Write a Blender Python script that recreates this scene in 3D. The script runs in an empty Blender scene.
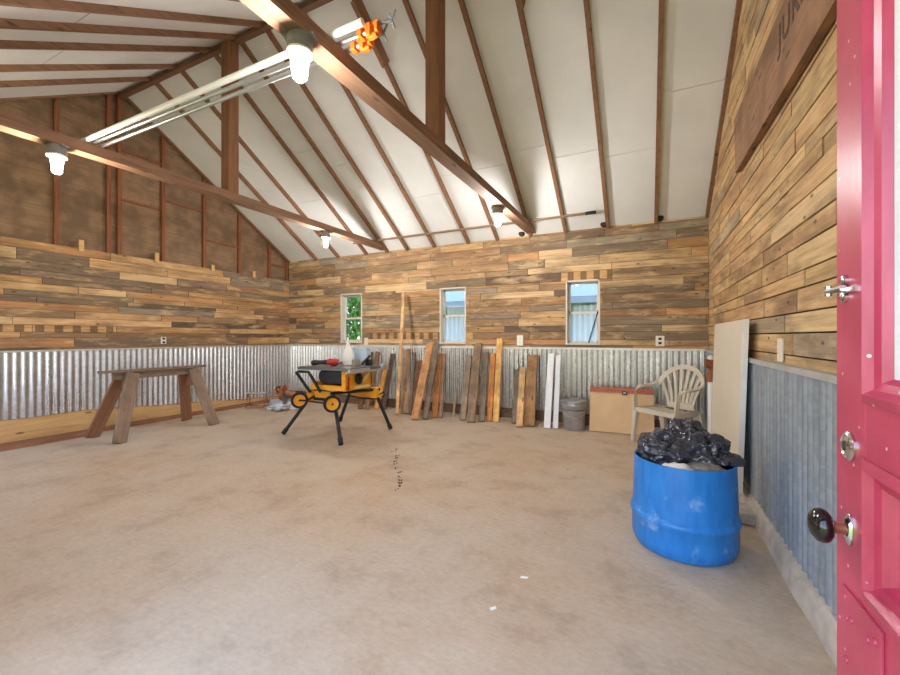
import bpy, bmesh, math, random
from mathutils import Vector, Matrix, noise
R = math.radians
C = bpy.context.scene.collection
random.seed(11)

# ------------------------------------------------------------------ room constants (metres)
XL, XR, YB = -6.32, 0.69, 5.757        # left wall, right wall, back wall faces
RY, RZ, SL, SF = 2.93, 4.475, 0.636, 0.613   # ridge position, back and front roof slopes
TRIM = 1.033                           # top of the corrugated wainscot
def slope(sgn): return SL if sgn > 0 else SF
def roof_z(y): return RZ - slope(y - RY) * abs(y - RY)

# ------------------------------------------------------------------ helpers
def lin(c):
    return tuple(((v/255)/12.92 if v/255 <= .04045 else ((v/255+.055)/1.055)**2.4) for v in c) + (1,)

class MB:
    def __init__(s):
        s.bm = bmesh.new(); s.tone = s.bm.loops.layers.float_color.new('tone')
    def box(s, c, size, M=None, taper=1.0):
        x, y, z = (v/2 for v in size)
        M = M or Matrix()
        vs = []
        for sz in (-1, 1):
            k = taper if sz > 0 else 1
            for sx, sy in ((-1,-1),(1,-1),(1,1),(-1,1)):
                vs.append(s.bm.verts.new(M @ (Vector(c) + Vector((sx*x*k, sy*y*k, sz*z)))))
        for f in ((3,2,1,0),(4,5,6,7),(0,1,5,4),(1,2,6,5),(2,3,7,6),(3,0,4,7)):
            s.bm.faces.new([vs[i] for i in f])
        return s
    def beam(s, p0, p1, w, t, up=(0,0,1), w1=None, t1=None):
        """a board from p0 to p1, width w across, thickness t along 'up'"""
        p0, p1 = Vector(p0), Vector(p1); d = (p1-p0).normalized()
        a = d.cross(Vector(up)).normalized(); b = a.cross(d).normalized()
        vs = []
        for p, ww, tt in ((p0, w, t), (p1, w1 or w, t1 or t)):
            for sa, sb in ((-1,-1),(1,-1),(1,1),(-1,1)):
                vs.append(s.bm.verts.new(p + a*sa*ww/2 + b*sb*tt/2))
        for f in ((3,2,1,0),(4,5,6,7),(0,1,5,4),(1,2,6,5),(2,3,7,6),(3,0,4,7)):
            s.bm.faces.new([vs[i] for i in f])
        return s
    def tube(s, pts, r, n=10, caps=True, radii=None):
        pts = [Vector(p) for p in pts]; rings = []
        prev = None
        for i, p in enumerate(pts):
            d = (pts[min(i+1, len(pts)-1)] - pts[max(i-1, 0)]).normalized()
            if prev is None:
                a = d.cross(Vector((0,0,1)) if abs(d.z) < .9 else Vector((1,0,0))).normalized()
            else:
                a = (prev - d*prev.dot(d)).normalized()
            prev = a; b = d.cross(a)
            rr = radii[i] if radii else r
            rings.append([s.bm.verts.new(p + (a*math.cos(2*math.pi*k/n) + b*math.sin(2*math.pi*k/n))*rr) for k in range(n)])
        for A, B in zip(rings, rings[1:]):
            for k in range(n):
                s.bm.faces.new((A[k], A[(k+1)%n], B[(k+1)%n], B[k]))
        if caps:
            s.bm.faces.new(rings[0][::-1]); s.bm.faces.new(rings[-1])
        return s
    def lathe(s, prof, c=(0,0,0), n=32, M=None, cap0=True, cap1=True):
        M = M or Matrix(); c = Vector(c); rings = []
        for r, z in prof:
            rings.append([s.bm.verts.new(M @ (c + Vector((r*math.cos(2*math.pi*k/n), r*math.sin(2*math.pi*k/n), z)))) for k in range(n)])
        for A, B in zip(rings, rings[1:]):
            for k in range(n):
                s.bm.faces.new((A[k], A[(k+1)%n], B[(k+1)%n], B[k]))
        if cap0: s.bm.faces.new(rings[0][::-1])
        if cap1: s.bm.faces.new(rings[-1])
        return s
    def ribbon(s, pts, wd, nrm, t):
        """a flat strip along pts: width vectors wd[i], thickness t along nrm[i]"""
        rings = []
        for p, w, nn in zip(pts, wd, nrm):
            p, w, nn = Vector(p), Vector(w), Vector(nn).normalized()*t/2
            rings.append([s.bm.verts.new(q) for q in (p-w-nn, p+w-nn, p+w+nn, p-w+nn)])
        for A, B in zip(rings, rings[1:]):
            for k in range(4): s.bm.faces.new((A[k], A[(k+1)%4], B[(k+1)%4], B[k]))
        s.bm.faces.new(rings[0][::-1]); s.bm.faces.new(rings[-1])
        return s
    def prism(s, poly, f0, f1, tone=None):
        """polygon given by 2-D points, mapped by f0 (front) and f1 (back) to 3-D"""
        A = [s.bm.verts.new(f0(*p)) for p in poly]; B = [s.bm.verts.new(f1(*p)) for p in poly]
        fs = [s.bm.faces.new(A), s.bm.faces.new(B[::-1])]
        n = len(poly)
        for k in range(n): fs.append(s.bm.faces.new((A[k], B[k], B[(k+1)%n], A[(k+1)%n])))
        if tone:
            for f in fs:
                for l in f.loops: l[s.tone] = tone
        return s

def obj(name, mb, mat, parent=None, smooth=False, bevel=0):
    bmesh.ops.recalc_face_normals(mb.bm, faces=mb.bm.faces)
    me = bpy.data.meshes.new(name); mb.bm.to_mesh(me); mb.bm.free()
    me.materials.append(mat)
    if smooth:
        me.polygons.foreach_set('use_smooth', [True]*len(me.polygons))
        me.set_sharp_from_angle(angle=R(42))
    o = bpy.data.objects.new(name, me); C.objects.link(o)
    if parent: o.parent = parent; o.matrix_parent_inverse = Matrix()
    if bevel:
        b = o.modifiers.new('bev', 'BEVEL'); b.width = bevel; b.segments = 2; b.limit_method = 'ANGLE'
    return o
def tag(o, label, cat, group=None, kind=None):
    o['label'] = label; o['category'] = cat
    if group: o['group'] = group
    if kind: o['kind'] = kind
    return o
def thing(name, label, cat, loc=(0,0,0), rz=0, group=None):
    o = bpy.data.objects.new(name, None); C.objects.link(o)
    o.location = loc; o.rotation_euler = (0,0,rz)
    return tag(o, label, cat, group)
def struct(name, mb, mat, parent=None, **k):
    o = obj(name, mb, mat, parent, **k); o['kind'] = 'structure'; return o
def copy_tree(o, parent=None):
    c = o.copy(); C.objects.link(c)
    if parent: c.parent = parent
    for ch in list(o.children): copy_tree(ch, c)
    return c

# ------------------------------------------------------------------ materials
class NT:
    def __init__(s, name):
        s.m = bpy.data.materials.new(name); s.m.use_nodes = True
        s.t = s.m.node_tree; s.b = s.t.nodes['Principled BSDF']; s.out = s.t.nodes['Material Output']
    def n(s, typ, **k):
        x = s.t.nodes.new(typ)
        for a, v in k.items(): setattr(x, a, v)
        return x
    def l(s, a, b): s.t.links.new(a, b)
    def coords(s, scale=(1,1,1)):
        tc = s.n('ShaderNodeTexCoord'); mp = s.n('ShaderNodeMapping'); mp.inputs['Scale'].default_value = scale
        s.l(tc.outputs['Object'], mp.inputs['Vector']); return mp.outputs[0]
    def noise(s, vec, scale, detail=4, rough=.55):
        x = s.n('ShaderNodeTexNoise'); x.inputs['Scale'].default_value = scale
        x.inputs['Detail'].default_value = detail; x.inputs['Roughness'].default_value = rough
        s.l(vec, x.inputs['Vector']); return x.outputs['Fac']
    def ramp(s, fac, stops):
        x = s.n('ShaderNodeValToRGB'); e = x.color_ramp.elements
        while len(e) < len(stops): e.new(.5)
        for el, (p, c) in zip(e, stops): el.position = p; el.color = c if len(c) == 4 else (*c, 1)
        s.l(fac, x.inputs[0]); return x.outputs[0]
    def mix(s, fac, a, b, mode='MIX'):
        x = s.n('ShaderNodeMix', data_type='RGBA', blend_type=mode)
        for sock, v in ((x.inputs[0], fac), (x.inputs[6], a), (x.inputs[7], b)):
            if hasattr(v, 'is_linked'): s.l(v, sock)
            elif isinstance(v, (int, float)): sock.default_value = v
            else: sock.default_value = v
        return x.outputs[2]
    def bump(s, h, strength=.3, dist=.01):
        x = s.n('ShaderNodeBump'); x.inputs['Strength'].default_value = strength; x.inputs['Distance'].default_value = dist
        s.l(h, x.inputs['Height']); s.l(x.outputs[0], s.b.inputs['Normal'])
    def set(s, rough=.5, metal=0, spec=None):
        s.b.inputs['Roughness'].default_value = rough; s.b.inputs['Metallic'].default_value = metal
        if spec is not None: s.b.inputs['Specular IOR Level'].default_value = spec
        return s
def g(v): return (v, v, v, 1)

def plain(name, rgb, rough=.5, metal=0, var=.12, scale=9):
    k = NT(name); f = k.noise(k.coords(), scale, 5)
    c = lin(rgb); lo = tuple(x*(1-var) for x in c[:3])+(1,); hi = tuple(min(1, x*(1+var)) for x in c[:3])+(1,)
    k.l(k.ramp(f, [(.3, lo), (.7, hi)]), k.b.inputs['Base Color']); k.set(rough, metal); return k.m

def wood(name, rgb, axis=2, dark=.55, knots=True, stain=None, rough=.75):
    """grain runs along local axis"""
    k = NT(name); sc = [28, 28, 28]; sc[axis] = 1.6
    v = k.coords(tuple(sc)); f = k.noise(v, 1.4, 6, .65)
    c = lin(rgb); d = tuple(x*dark for x in c[:3])+(1,); h = tuple(min(1, x*1.22) for x in c[:3])+(1,)
    col = k.ramp(f, [(.28, d), (.5, c), (.75, h)])
    if stain:
        f2 = k.noise(k.coords(), 4.5, 4); m = k.ramp(f2, [(.42, g(0)), (.62, g(.8))])
        col = k.mix(m, col, lin(stain))
    if knots:
        s2 = [9, 9, 9]; s2[axis] = 3
        vo = k.n('ShaderNodeTexVoronoi'); k.l(k.coords(tuple(s2)), vo.inputs['Vector']); vo.inputs['Scale'].default_value = 1
        m = k.ramp(vo.outputs['Distance'], [(.07, g(.75)), (.14, g(0))])
        col = k.mix(m, col, lin((62, 40, 24)))
    k.l(col, k.b.inputs['Base Color']); k.set(rough); k.bump(f, .25, .004); return k.m

def plank_mat(name, axis):
    """reclaimed boards: colour per board from the mesh's own attribute, grain along the wall"""
    k = NT(name); at = k.n('ShaderNodeAttribute', attribute_name='tone')
    tc = k.n('ShaderNodeTexCoord')
    off = k.n('ShaderNodeVectorMath', operation='MULTIPLY_ADD')
    k.l(at.outputs['Color'], off.inputs[0]); off.inputs[1].default_value = (31, 31, 31); k.l(tc.outputs['Object'], off.inputs[2])
    def mapped(sc):
        mp = k.n('ShaderNodeMapping'); mp.inputs['Scale'].default_value = sc; k.l(off.outputs[0], mp.inputs['Vector']); return mp.outputs[0]
    sc = [34, 34, 34]; sc[axis] = 1.5
    f = k.noise(mapped(tuple(sc)), 1.3, 6, .68)
    gr = k.ramp(f, [(.28, g(.48)), (.48, g(.95)), (.72, g(1.24))])
    col = k.mix(1.0, at.outputs['Color'], gr, 'MULTIPLY')
    s2 = [5, 5, 5]; s2[axis] = 1.3
    f2 = k.noise(mapped(tuple(s2)), 1.0, 5, .6)
    m = k.ramp(f2, [(.46, g(0)), (.66, g(.7))])
    col = k.mix(m, col, lin((110, 86, 64)))
    f4 = k.noise(mapped(tuple(v*2.2 for v in s2)), 1.0, 4, .6)
    col = k.mix(k.ramp(f4, [(.52, g(0)), (.70, g(.6))]), col, lin((220, 188, 142)))
    vo = k.n('ShaderNodeTexVoronoi'); s3 = [11, 11, 11]; s3[axis] = 5; k.l(mapped(tuple(s3)), vo.inputs['Vector']); vo.inputs['Scale'].default_value = 1
    col = k.mix(k.ramp(vo.outputs['Distance'], [(.06, g(.8)), (.13, g(0))]), col, lin((58, 38, 24)))
    # a few boards keep the marks of the pallet stringers (attribute alpha)
    sx = k.n('ShaderNodeSeparateXYZ'); k.l(tc.outputs['Object'], sx.inputs[0])
    mm = k.n('ShaderNodeMath', operation='PINGPONG'); k.l(sx.outputs[axis], mm.inputs[0]); mm.inputs[1].default_value = .085
    st = k.n('ShaderNodeMath', operation='GREATER_THAN'); k.l(mm.outputs[0], st.inputs[0]); st.inputs[1].default_value = .045
    inv = k.n('ShaderNodeMath', operation='LESS_THAN'); k.l(at.outputs['Alpha'], inv.inputs[0]); inv.inputs[1].default_value = .6
    an = k.n('ShaderNodeMath', operation='MULTIPLY'); k.l(st.outputs[0], an.inputs[0]); k.l(inv.outputs[0], an.inputs[1])
    an2 = k.n('ShaderNodeMath', operation='MULTIPLY'); k.l(an.outputs[0], an2.inputs[0]); an2.inputs[1].default_value = .7
    col = k.mix(an2.outputs[0], col, lin((84, 62, 46)))
    k.l(col, k.b.inputs['Base Color']); k.set(.72, 0, .3); k.bump(f, .3, .004); return k.m

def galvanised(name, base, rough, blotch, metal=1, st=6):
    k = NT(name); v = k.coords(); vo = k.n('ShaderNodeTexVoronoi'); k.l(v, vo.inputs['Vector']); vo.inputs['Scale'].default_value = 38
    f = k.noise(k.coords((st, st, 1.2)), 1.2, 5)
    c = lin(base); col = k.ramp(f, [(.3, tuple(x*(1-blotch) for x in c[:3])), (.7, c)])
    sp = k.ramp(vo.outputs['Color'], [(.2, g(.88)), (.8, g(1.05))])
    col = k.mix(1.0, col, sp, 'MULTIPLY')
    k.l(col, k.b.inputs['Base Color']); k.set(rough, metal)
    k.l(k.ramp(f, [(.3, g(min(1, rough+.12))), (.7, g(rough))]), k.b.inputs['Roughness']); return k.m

def concrete_floor():
    k = NT('floor concrete'); v = k.coords()
    f1 = k.noise(v, .55, 3); f2 = k.noise(v, 2.6, 7, .68); f3 = k.noise(k.coords((1, 1.6, 1)), 26, 5, .7)
    a = k.ramp(f1, [(.35, lin((190, 162, 132))), (.65, lin((192, 178, 160)))])  # warm-to-grey noise stands in for bulb light mixing with daylight
    col = k.mix(k.ramp(f2, [(.42, g(.0)), (.66, g(.6))]), a, lin((206, 190, 168)))
    col = k.mix(k.ramp(f2, [(.30, g(.5)), (.47, g(0))]), col, lin((152, 132, 108)))
    col = k.mix(1.0, col, k.ramp(f3, [(.3, g(.86)), (.7, g(1.06))]), 'MULTIPLY')
    vo = k.n('ShaderNodeTexVoronoi'); k.l(k.coords((1.3, 1.3, 1.3)), vo.inputs['Vector']); vo.inputs['Scale'].default_value = 1.9
    col = k.mix(k.ramp(vo.outputs['Distance'], [(.015, g(.6)), (.04, g(0))]), col, lin((78, 62, 48)))
    k.l(col, k.b.inputs['Base Color']); k.set(.62, 0, .35); k.bump(f3, .12, .004); return k.m

def glass_mat(name, tint=(1,1,1), refl=.1, rough=.02):
    k = NT(name); tr = k.n('ShaderNodeBsdfTransparent'); tr.inputs[0].default_value = (*tint, 1)
    gl = k.n('ShaderNodeBsdfGlossy'); gl.inputs['Roughness'].default_value = rough
    fr = k.n('ShaderNodeFresnel'); fr.inputs[0].default_value = 1.45
    mx = k.n('ShaderNodeMixShader'); k.l(fr.outputs[0], mx.inputs[0]); k.l(tr.outputs[0], mx.inputs[1]); k.l(gl.outputs[0], mx.inputs[2])
    k.l(mx.outputs[0], k.out.inputs[0]); return k.m

def emit(name, rgb, strength):
    k = NT(name); k.b.inputs['Base Color'].default_value = g(.9)
    k.b.inputs['Emission Color'].default_value = (*rgb, 1); k.b.inputs['Emission Strength'].default_value = strength; return k.m

M_back = plank_mat('reclaimed boards x', 0)
M_side = plank_mat('reclaimed boards y', 1)
M_dark = plain('dark backing', (52, 40, 30), .9)
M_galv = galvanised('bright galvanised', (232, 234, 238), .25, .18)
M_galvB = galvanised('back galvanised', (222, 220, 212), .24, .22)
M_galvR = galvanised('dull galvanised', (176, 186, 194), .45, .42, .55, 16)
M_trimm = plain('galvanised cap', (196, 198, 196), .45, .6)
M_trimw = plain('whitish cap', (214, 212, 202), .5, .3)
M_floor = concrete_floor()
M_conc = plain('cement', (184, 174, 160), .85, 0, .2, 14)
M_ceil = plain('white ceiling board', (226, 226, 226), .7, 0, .05, 2.2)
M_rafter = wood('rafter wood', (136, 98, 72), 1, .55)
M_ridge = wood('ridge wood', (118, 86, 64), 0, .5)
M_beamw = wood('truss wood', (138, 102, 78), 1, .5)
M_post = wood('post wood', (142, 98, 68), 2, .5)
M_fibre = wood('fibreboard', (140, 110, 82), 1, .66, False, (104, 82, 60))
M_stud = wood('stud wood', (136, 82, 50), 2, .55)
M_pine = wood('new pine', (212, 172, 116), 1, .8, True)
M_plate = wood('floor plate', (150, 106, 76), 1, .6)
M_baseb = wood('base board', (122, 94, 68), 0, .5)
M_white = plain('white plastic', (232, 230, 224), .4, 0, .03)
M_ivory = plain('ivory plastic', (226, 216, 196), .45, 0, .04)
M_black = plain('black', (24, 24, 26), .45, 0, .2)
M_blackm = plain('black metal', (34, 33, 34), .4, .3, .2)
M_yel = plain('tool yellow', (232, 158, 30), .45, 0, .15)
M_rub = plain('rubber', (30, 29, 28), .8, 0, .2)
M_silver = plain('silver', (200, 202, 206), .3, .9)
M_chrome = plain('chrome', (205, 205, 205), .18, 1, .05)
M_steel = plain('grey steel', (120, 122, 126), .4, .7, .2)
M_orange = plain('clamp orange', (226, 108, 26), .5, 0, .15)
M_red = plain('tool red', (176, 38, 30), .4, 0, .1)
M_rust = plain('rusty brown', (150, 88, 56), .8, .1, .4, 30)
M_grey = plain('grey box', (128, 128, 126), .6, .2)
M_fr = plain('window frame', (212, 204, 192), .5, 0, .06)
M_paper = plain('paper', (240, 240, 238), .7, 0, .02)

# ------------------------------------------------------------------ camera, world, lights
cam = bpy.data.objects.new('camera', bpy.data.cameras.new('camera')); C.objects.link(cam)
cam.location = (0, 0, 1.2); cam.rotation_euler = (R(90), 0, R(25.9))
cam.data.sensor_width = 36; cam.data.lens = 403/900*36; cam.data.clip_start = .02; cam.data.shift_y = -.0009
bpy.context.scene.camera = cam
sc = bpy.context.scene
sc.view_settings.view_transform = 'Standard'; sc.view_settings.look = 'None'; sc.view_settings.gamma = 1
sc.view_settings.use_curve_mapping = False; sc.view_settings.exposure = 1.05

w = bpy.data.worlds.new('sky'); sc.world = w; w.use_nodes = True; t = w.node_tree
tc = t.nodes.new('ShaderNodeTexCoord'); sx = t.nodes.new('ShaderNodeSeparateXYZ'); rp = t.nodes.new('ShaderNodeValToRGB')
t.links.new(tc.outputs['Generated'], sx.inputs[0]); t.links.new(sx.outputs[2], rp.inputs[0])
rp.color_ramp.elements[0].position = 0; rp.color_ramp.elements[0].color = (.95, .97, 1, 1)
rp.color_ramp.elements[1].position = .5; rp.color_ramp.elements[1].color = (.42, .62, 1, 1)
t.links.new(rp.outputs[0], t.nodes['Background'].inputs[0]); t.nodes['Background'].inputs[1].default_value = 3.2

def portal(name, loc, rot, sx, sy):
    d = bpy.data.lights.new(name, 'AREA'); d.shape = 'RECTANGLE'; d.size = sx; d.size_y = sy; d.cycles.is_portal = True
    o = bpy.data.objects.new(name, d); C.objects.link(o); o.location = loc; o.rotation_euler = rot
portal('daylight_added_opening', (-5.2, -.18, 1.4), (R(90), 0, 0), 1.5, 1.65)  # portal at the unseen window opening, added to let daylight reach the left side
portal('daylight_doorway', (-.78, -.18, 1.05), (R(90), 0, 0), 2.15, 2.1)

# ------------------------------------------------------------------ walls of reclaimed boards
def clip(poly, a, b, c):
    """keep a*u + b*z <= c"""
    out = []
    for i, p in enumerate(poly):
        q = poly[(i+1) % len(poly)]; dp = a*p[0]+b*p[1]-c; dq = a*q[0]+b*q[1]-c
        if dp <= 0: out.append(p)
        if dp*dq < 0:
            k = dp/(dp-dq); out.append((p[0]+k*(q[0]-p[0]), p[1]+k*(q[1]-p[1])))
    return out
MIXED = [((196,160,116),6), ((208,176,134),4), ((184,138,94),4), ((170,134,98),4), ((148,120,90),3), ((136,117,97),3), ((110,91,74),1), ((156,141,120),2)]
LEFTP = [((198,158,112),5), ((210,174,128),3), ((180,136,92),4), ((150,119,90),4), ((130,110,90),4), ((104,86,68),3), ((144,129,110),2)]
GOLD = [((206,170,122),6), ((196,158,112),6), ((188,148,104),4), ((210,178,132),3), ((174,140,102),2), ((168,148,120),2)]
def pick(pal):
    tot = sum(p[1] for p in pal); r = random.random()*tot
    for c, q in pal:
        r -= q
        if r <= 0: break
    j = random.uniform(.88, 1.1)
    return tuple(min(1, v*j*random.uniform(.97, 1.03)) for v in lin(c)[:3])
def boards(mb, u0, u1, z0, z1, to3, pal, rows, lens, holes=(), clips=(), cuts=(), gap=.005, flag=()):
    z = z0; cuts = sorted(cuts)
    while z < z1-.01:
        h = random.uniform(*rows); zt = z+h
        for cz in cuts:
            if z < cz-.001 and (zt > cz or cz-zt < rows[0]*.5): zt = cz; break
        zt = min(zt, z1)
        u = u0-random.uniform(0, lens[1]*.5)
        while u < u1:
            e = u+random.uniform(*lens)
            iv = [(max(u, u0), min(e, u1))]
            for a, b, c, d in holes:
                if zt > c+.002 and z < d-.002:
                    nv = []
                    for p, q in iv:
                        if q <= a or p >= b: nv.append((p, q)); continue
                        if p < a: nv.append((p, a))
                        if q > b: nv.append((b, q))
                    iv = nv
            tone = pick(pal); al = 1.0
            for fu0, fu1, fz in flag:
                if z <= fz < zt and fu0 < (u+e)/2 < fu1: al = .5; tone = lin((196,152,104))[:3]
            th = random.uniform(0, .007)
            for p, q in iv:
                if q-p < .012: continue
                po = [(p, z), (q-gap, z), (q-gap, zt-gap), (p, zt-gap)]
                for cl in clips: po = clip(po, *cl) if po else po
                if len(po) >= 3: mb.prism(po, lambda a, b: to3(a, b, th), lambda a, b: to3(a, b, -.014), (*tone, al))
            u = e
        z = zt
    return mb

WIN = [(-5.01, -4.53, 1.088, 1.978), (-2.974, -2.518, 1.088, 1.978), (-1.0, -.553, 1.088, 1.978)]
# back wall: backing with three openings, boards in front
mb = MB()
boards(mb, XL, XR, TRIM-.02, 2.67, lambda u, z, d: Vector((u, YB-d, z)), MIXED, (.062, .125), (.45, 1.35), holes=WIN, cuts=(1.088, 1.978), flag=((-1.5, -.1, 2.02), (-4.2, -3.2, 1.25)))
wb = struct('wall_back', mb, M_back)
mb = MB(); xs = [XL-.2]+[v for a, b, _, _ in WIN for v in (a, b)]+[XR+.2]
for i in range(0, 8, 2): mb.box(((xs[i]+xs[i+1])/2, YB+.075, 1.33), (xs[i+1]-xs[i], .12, 2.72))
for a, b, c, d in WIN:
    mb.box(((a+b)/2, YB+.075, (c-.03)/2), (b-a, .12, c+.03)); mb.box(((a+b)/2, YB+.075, (d+2.69)/2), (b-a, .12, 2.69-d))
struct('wall_core', mb, M_dark, wb)
# left wall
LB = 2.3
def toL(u, z, d): return Vector((XL+d, u, z))
mb = MB(); boards(mb, -.05, YB, TRIM-.02, LB, toL, LEFTP, (.058, .125), (.5, 1.7), flag=((1.3, 3.6, 1.3),))
wl = struct('wall_left', mb, M_side)
mb = MB(); mb.prism([(-.2, 0), (YB+.1, 0), (YB+.1, roof_z(YB+.1)+.05), (RY, RZ+.06), (-.2, roof_z(-.2)+.05)], lambda a, b: Vector((XL-.05, a, b)), lambda a, b: Vector((XL-.13, a, b)))
struct('fibreboard_sheathing', mb, M_fibre, wl)
for y in (.3, .95, 1.6, 2.278, 2.80, 2.92, 3.466, 4.074, 4.69, 5.31, 5.72):
    mb = MB(); zt = roof_z(y)-.03; mb.box((XL-.03, y, (LB-.3+zt)/2), (.05, .045, zt-LB+.3)); struct('stud', mb, M_stud, wl)
for y0, y1, z in ((2.95, 3.44, 3.72), (2.95, 3.44, 3.05), (3.5, 4.05, 3.2), (4.1, 4.67, 2.75), (5.33, 5.7, 2.56), (.98, 1.58, 2.75)):
    mb = MB(); mb.box((XL-.035, (y0+y1)/2, z), (.03, y1-y0, .03)); struct('blocking', mb, M_stud, wl)
for y, h in ((2.5, .1), (3.36, .1), (4.19, .06), (4.95, .07)):
    mb = MB(); mb.box((XL+.02, y, LB+h/2-.02), (.02, .05, h+.04)); struct('cleat', mb, M_pine, wl)
# right wall
def toR(u, z, d): return Vector((XR-d, u, z))
clR = [(SL, 1, RZ+SL*RY-.02), (-SF, 1, RZ-SF*RY-.02)]
mb = MB(); boards(mb, -.05, YB, TRIM-.02, RZ, toR, GOLD, (.075, .13), (.5, 1.5), clips=clR, gap=.008)
wr = struct('wall_right', mb, M_side)
mb = MB(); mb.prism([(-.2, 0), (YB+.1, 0), (YB+.1, roof_z(YB+.1)+.05), (RY, RZ+.06), (-.2, roof_z(-.2)+.05)], lambda a, b: Vector((XR+.02, a, b)), lambda a, b: Vector((XR+.12, a, b)))
struct('wall_core', mb, M_dark, wr)

# corrugated wainscots
def corrugated(u0, u1, zb, zt, to3, pitch=.068, amp=.009, flat=None):
    mb = MB(); n = int((u1-u0)/pitch*10); prev = None
    for i in range(n+1):
        u = u0+(u1-u0)*i/n; d = amp*math.sin(2*math.pi*u/pitch)
        a, b = mb.bm.verts.new(to3(u, zb(u)+.004*math.sin(u*5), d)), mb.bm.verts.new(to3(u, zt, d))
        if prev: mb.bm.faces.new((prev[0], a, b, prev[1]))
        prev = (a, b)
    return mb
struct('corrugated_wainscot', corrugated(XL+.01, XR-.01, lambda u: .15, TRIM, lambda u, z, d: Vector((u, YB-.034-d, z)), amp=.012), M_galvB, wb, smooth=True)
struct('corrugated_wainscot', corrugated(-.05, YB-.02, lambda y: .29 if y < 2.5 else .29-(y-2.5)*.075, TRIM, lambda u, z, d: Vector((XL+.040+d, u, z))), M_galv, wl, smooth=True)
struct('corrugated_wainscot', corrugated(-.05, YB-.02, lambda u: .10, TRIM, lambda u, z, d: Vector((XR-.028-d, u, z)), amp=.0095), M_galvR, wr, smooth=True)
mb = MB(); mb.box(((XL+XR)/2, YB-.03, TRIM+.004), (XR-XL, .06, .03)); struct('wainscot_cap', mb, M_trimw, wb)
mb = MB(); mb.box((XL+.034, YB/2, TRIM+.002), (.06, YB, .022)); struct('wainscot_cap', mb, M_trimm, wl)
mb = MB(); mb.box((XR-.026, YB/2, TRIM+.004), (.046, YB, .03)); struct('wainscot_cap', mb, M_trimm, wr)
# base boards, plate and kerb
mb = MB(); mb.box(((XL+XR)/2, YB-.004, .095), (XR-XL, .02, .19)); struct('baseboard_back', mb, M_baseb)
mb = MB(); mb.box((XL+.01, YB/2, .17), (.03, YB, .27)); struct('baseboard_left', mb, M_pine)
mb = MB(); mb.box((XL+.085, 2.9, .02), (.13, 5.5, .04)); mb.box((XL+.21, 1.2, .018), (.12, 2.8, .036)); struct('trim_1', mb, M_plate)
mb = MB(); n = 90; prev = None
for i in range(n+1):
    y = YB*i/n; k = .006*noise.noise(Vector((y*4, 0, 1)))+.003*math.sin(y*2*math.pi/.068)
    ring = [mb.bm.verts.new((XR-.001, y, 0)), mb.bm.verts.new((XR-.072+k, y, 0)), mb.bm.verts.new((XR-.062+k, y, .095+k*.6)), mb.bm.verts.new((XR-.04, y, .118+k)), mb.bm.verts.new((XR-.001, y, .125))]
    if prev:
        for a in range(4): mb.bm.faces.new((prev[a], prev[a+1], ring[a+1], ring[a]))
    prev = ring
struct('concrete_kerb', mb, M_conc, wr, smooth=True)

# floor
mb = MB(); mb.box(((XL+XR)/2, YB/2-.05, -.06), (XR-XL+.4, YB+.5, .12)); fl = struct('floor', mb, M_floor)
mb = MB(); random.seed(5)
for i in range(17):
    k = i/16; x = -2.40+.67*k+random.uniform(-.02, .02); y = 3.60-.93*k
    if i % 3 == 2 and i < 12: continue
    for j in range(3):
        l = random.uniform(.012, .04); ww = random.uniform(.004, .014); a = random.uniform(1.6, 2.7)
        mb.box((0, 0, 0), (l, ww, .0012), Matrix.Translation((x+random.uniform(-.015, .015), y+random.uniform(-.025, .025), .0012)) @ Matrix.Rotation(a, 4, 'Z'))
o = obj('crack', mb, plain('crack tar', (44, 36, 30), .9), fl); o['kind'] = 'structure'

# front wall behind the photographer: doorway widened and window opening added for daylight
mb = MB(); z1 = 2.68
for x0, x1, a, b in ((XL-.2, -5.95, 0, z1), (-4.45, -1.85, 0, z1), (.29, XR+.2, 0, z1), (-5.95, -4.45, 0, .6), (-5.95, -4.45, 2.2, z1), (-1.85, .29, 2.08, z1)):
    mb.box(((x0+x1)/2, -.1, (a+b)/2), (x1-x0, .14, b-a))
struct('wall_front', mb, M_beamw)

# ------------------------------------------------------------------ roof: boards, ridge, rafters
RAFT = [-5.591, -5.057, -4.423, -3.98, -3.576, -3.065, -2.467, -1.994, -1.49, -1.0, -.452, .118]
bays = [XL] + RAFT + [XR]
random.seed(3)
mb = MB()
for a, b in zip(bays, bays[1:]):
    for sgn in (1, -1):
        s0 = random.uniform(1.15, 2.2); L = (RY if sgn < 0 else YB-RY)+.12
        for d0, d1 in ((0, s0-.004), (s0+.004, L)):
            y0, y1 = RY+sgn*d0, RY+sgn*d1; z0, z1 = RZ-slope(sgn)*d0, RZ-slope(sgn)*d1
            q = [(a, y0, z0), (b, y0, z0), (b, y1, z1), (a, y1, z1)]
            lo = [mb.bm.verts.new(p) for p in q]; hi = [mb.bm.verts.new((p[0], p[1], p[2]+.03)) for p in q]
            mb.bm.faces.new(lo); mb.bm.faces.new(hi[::-1])
            for k in range(4): mb.bm.faces.new((lo[k], hi[k], hi[(k+1) % 4], lo[(k+1) % 4]))
ce = struct('ceiling', mb, M_ceil)
mb = MB()
for sgn in (1, -1):
    L = (RY if sgn < 0 else YB-RY)+.25
    mb.beam(((XL+XR)/2, RY, RZ+.075), ((XL+XR)/2, RY+sgn*L, RZ+.075-slope(sgn)*L), XR-XL+.5, .05, up=(0, 0, 1))
struct('roof_deck', mb, M_dark, ce)
mb = MB(); mb.box(((XL+XR)/2, RY-.01, RZ-.065), (XR-XL, .06, .055)); struct('ridge_beam', mb, M_ridge, ce)
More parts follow.
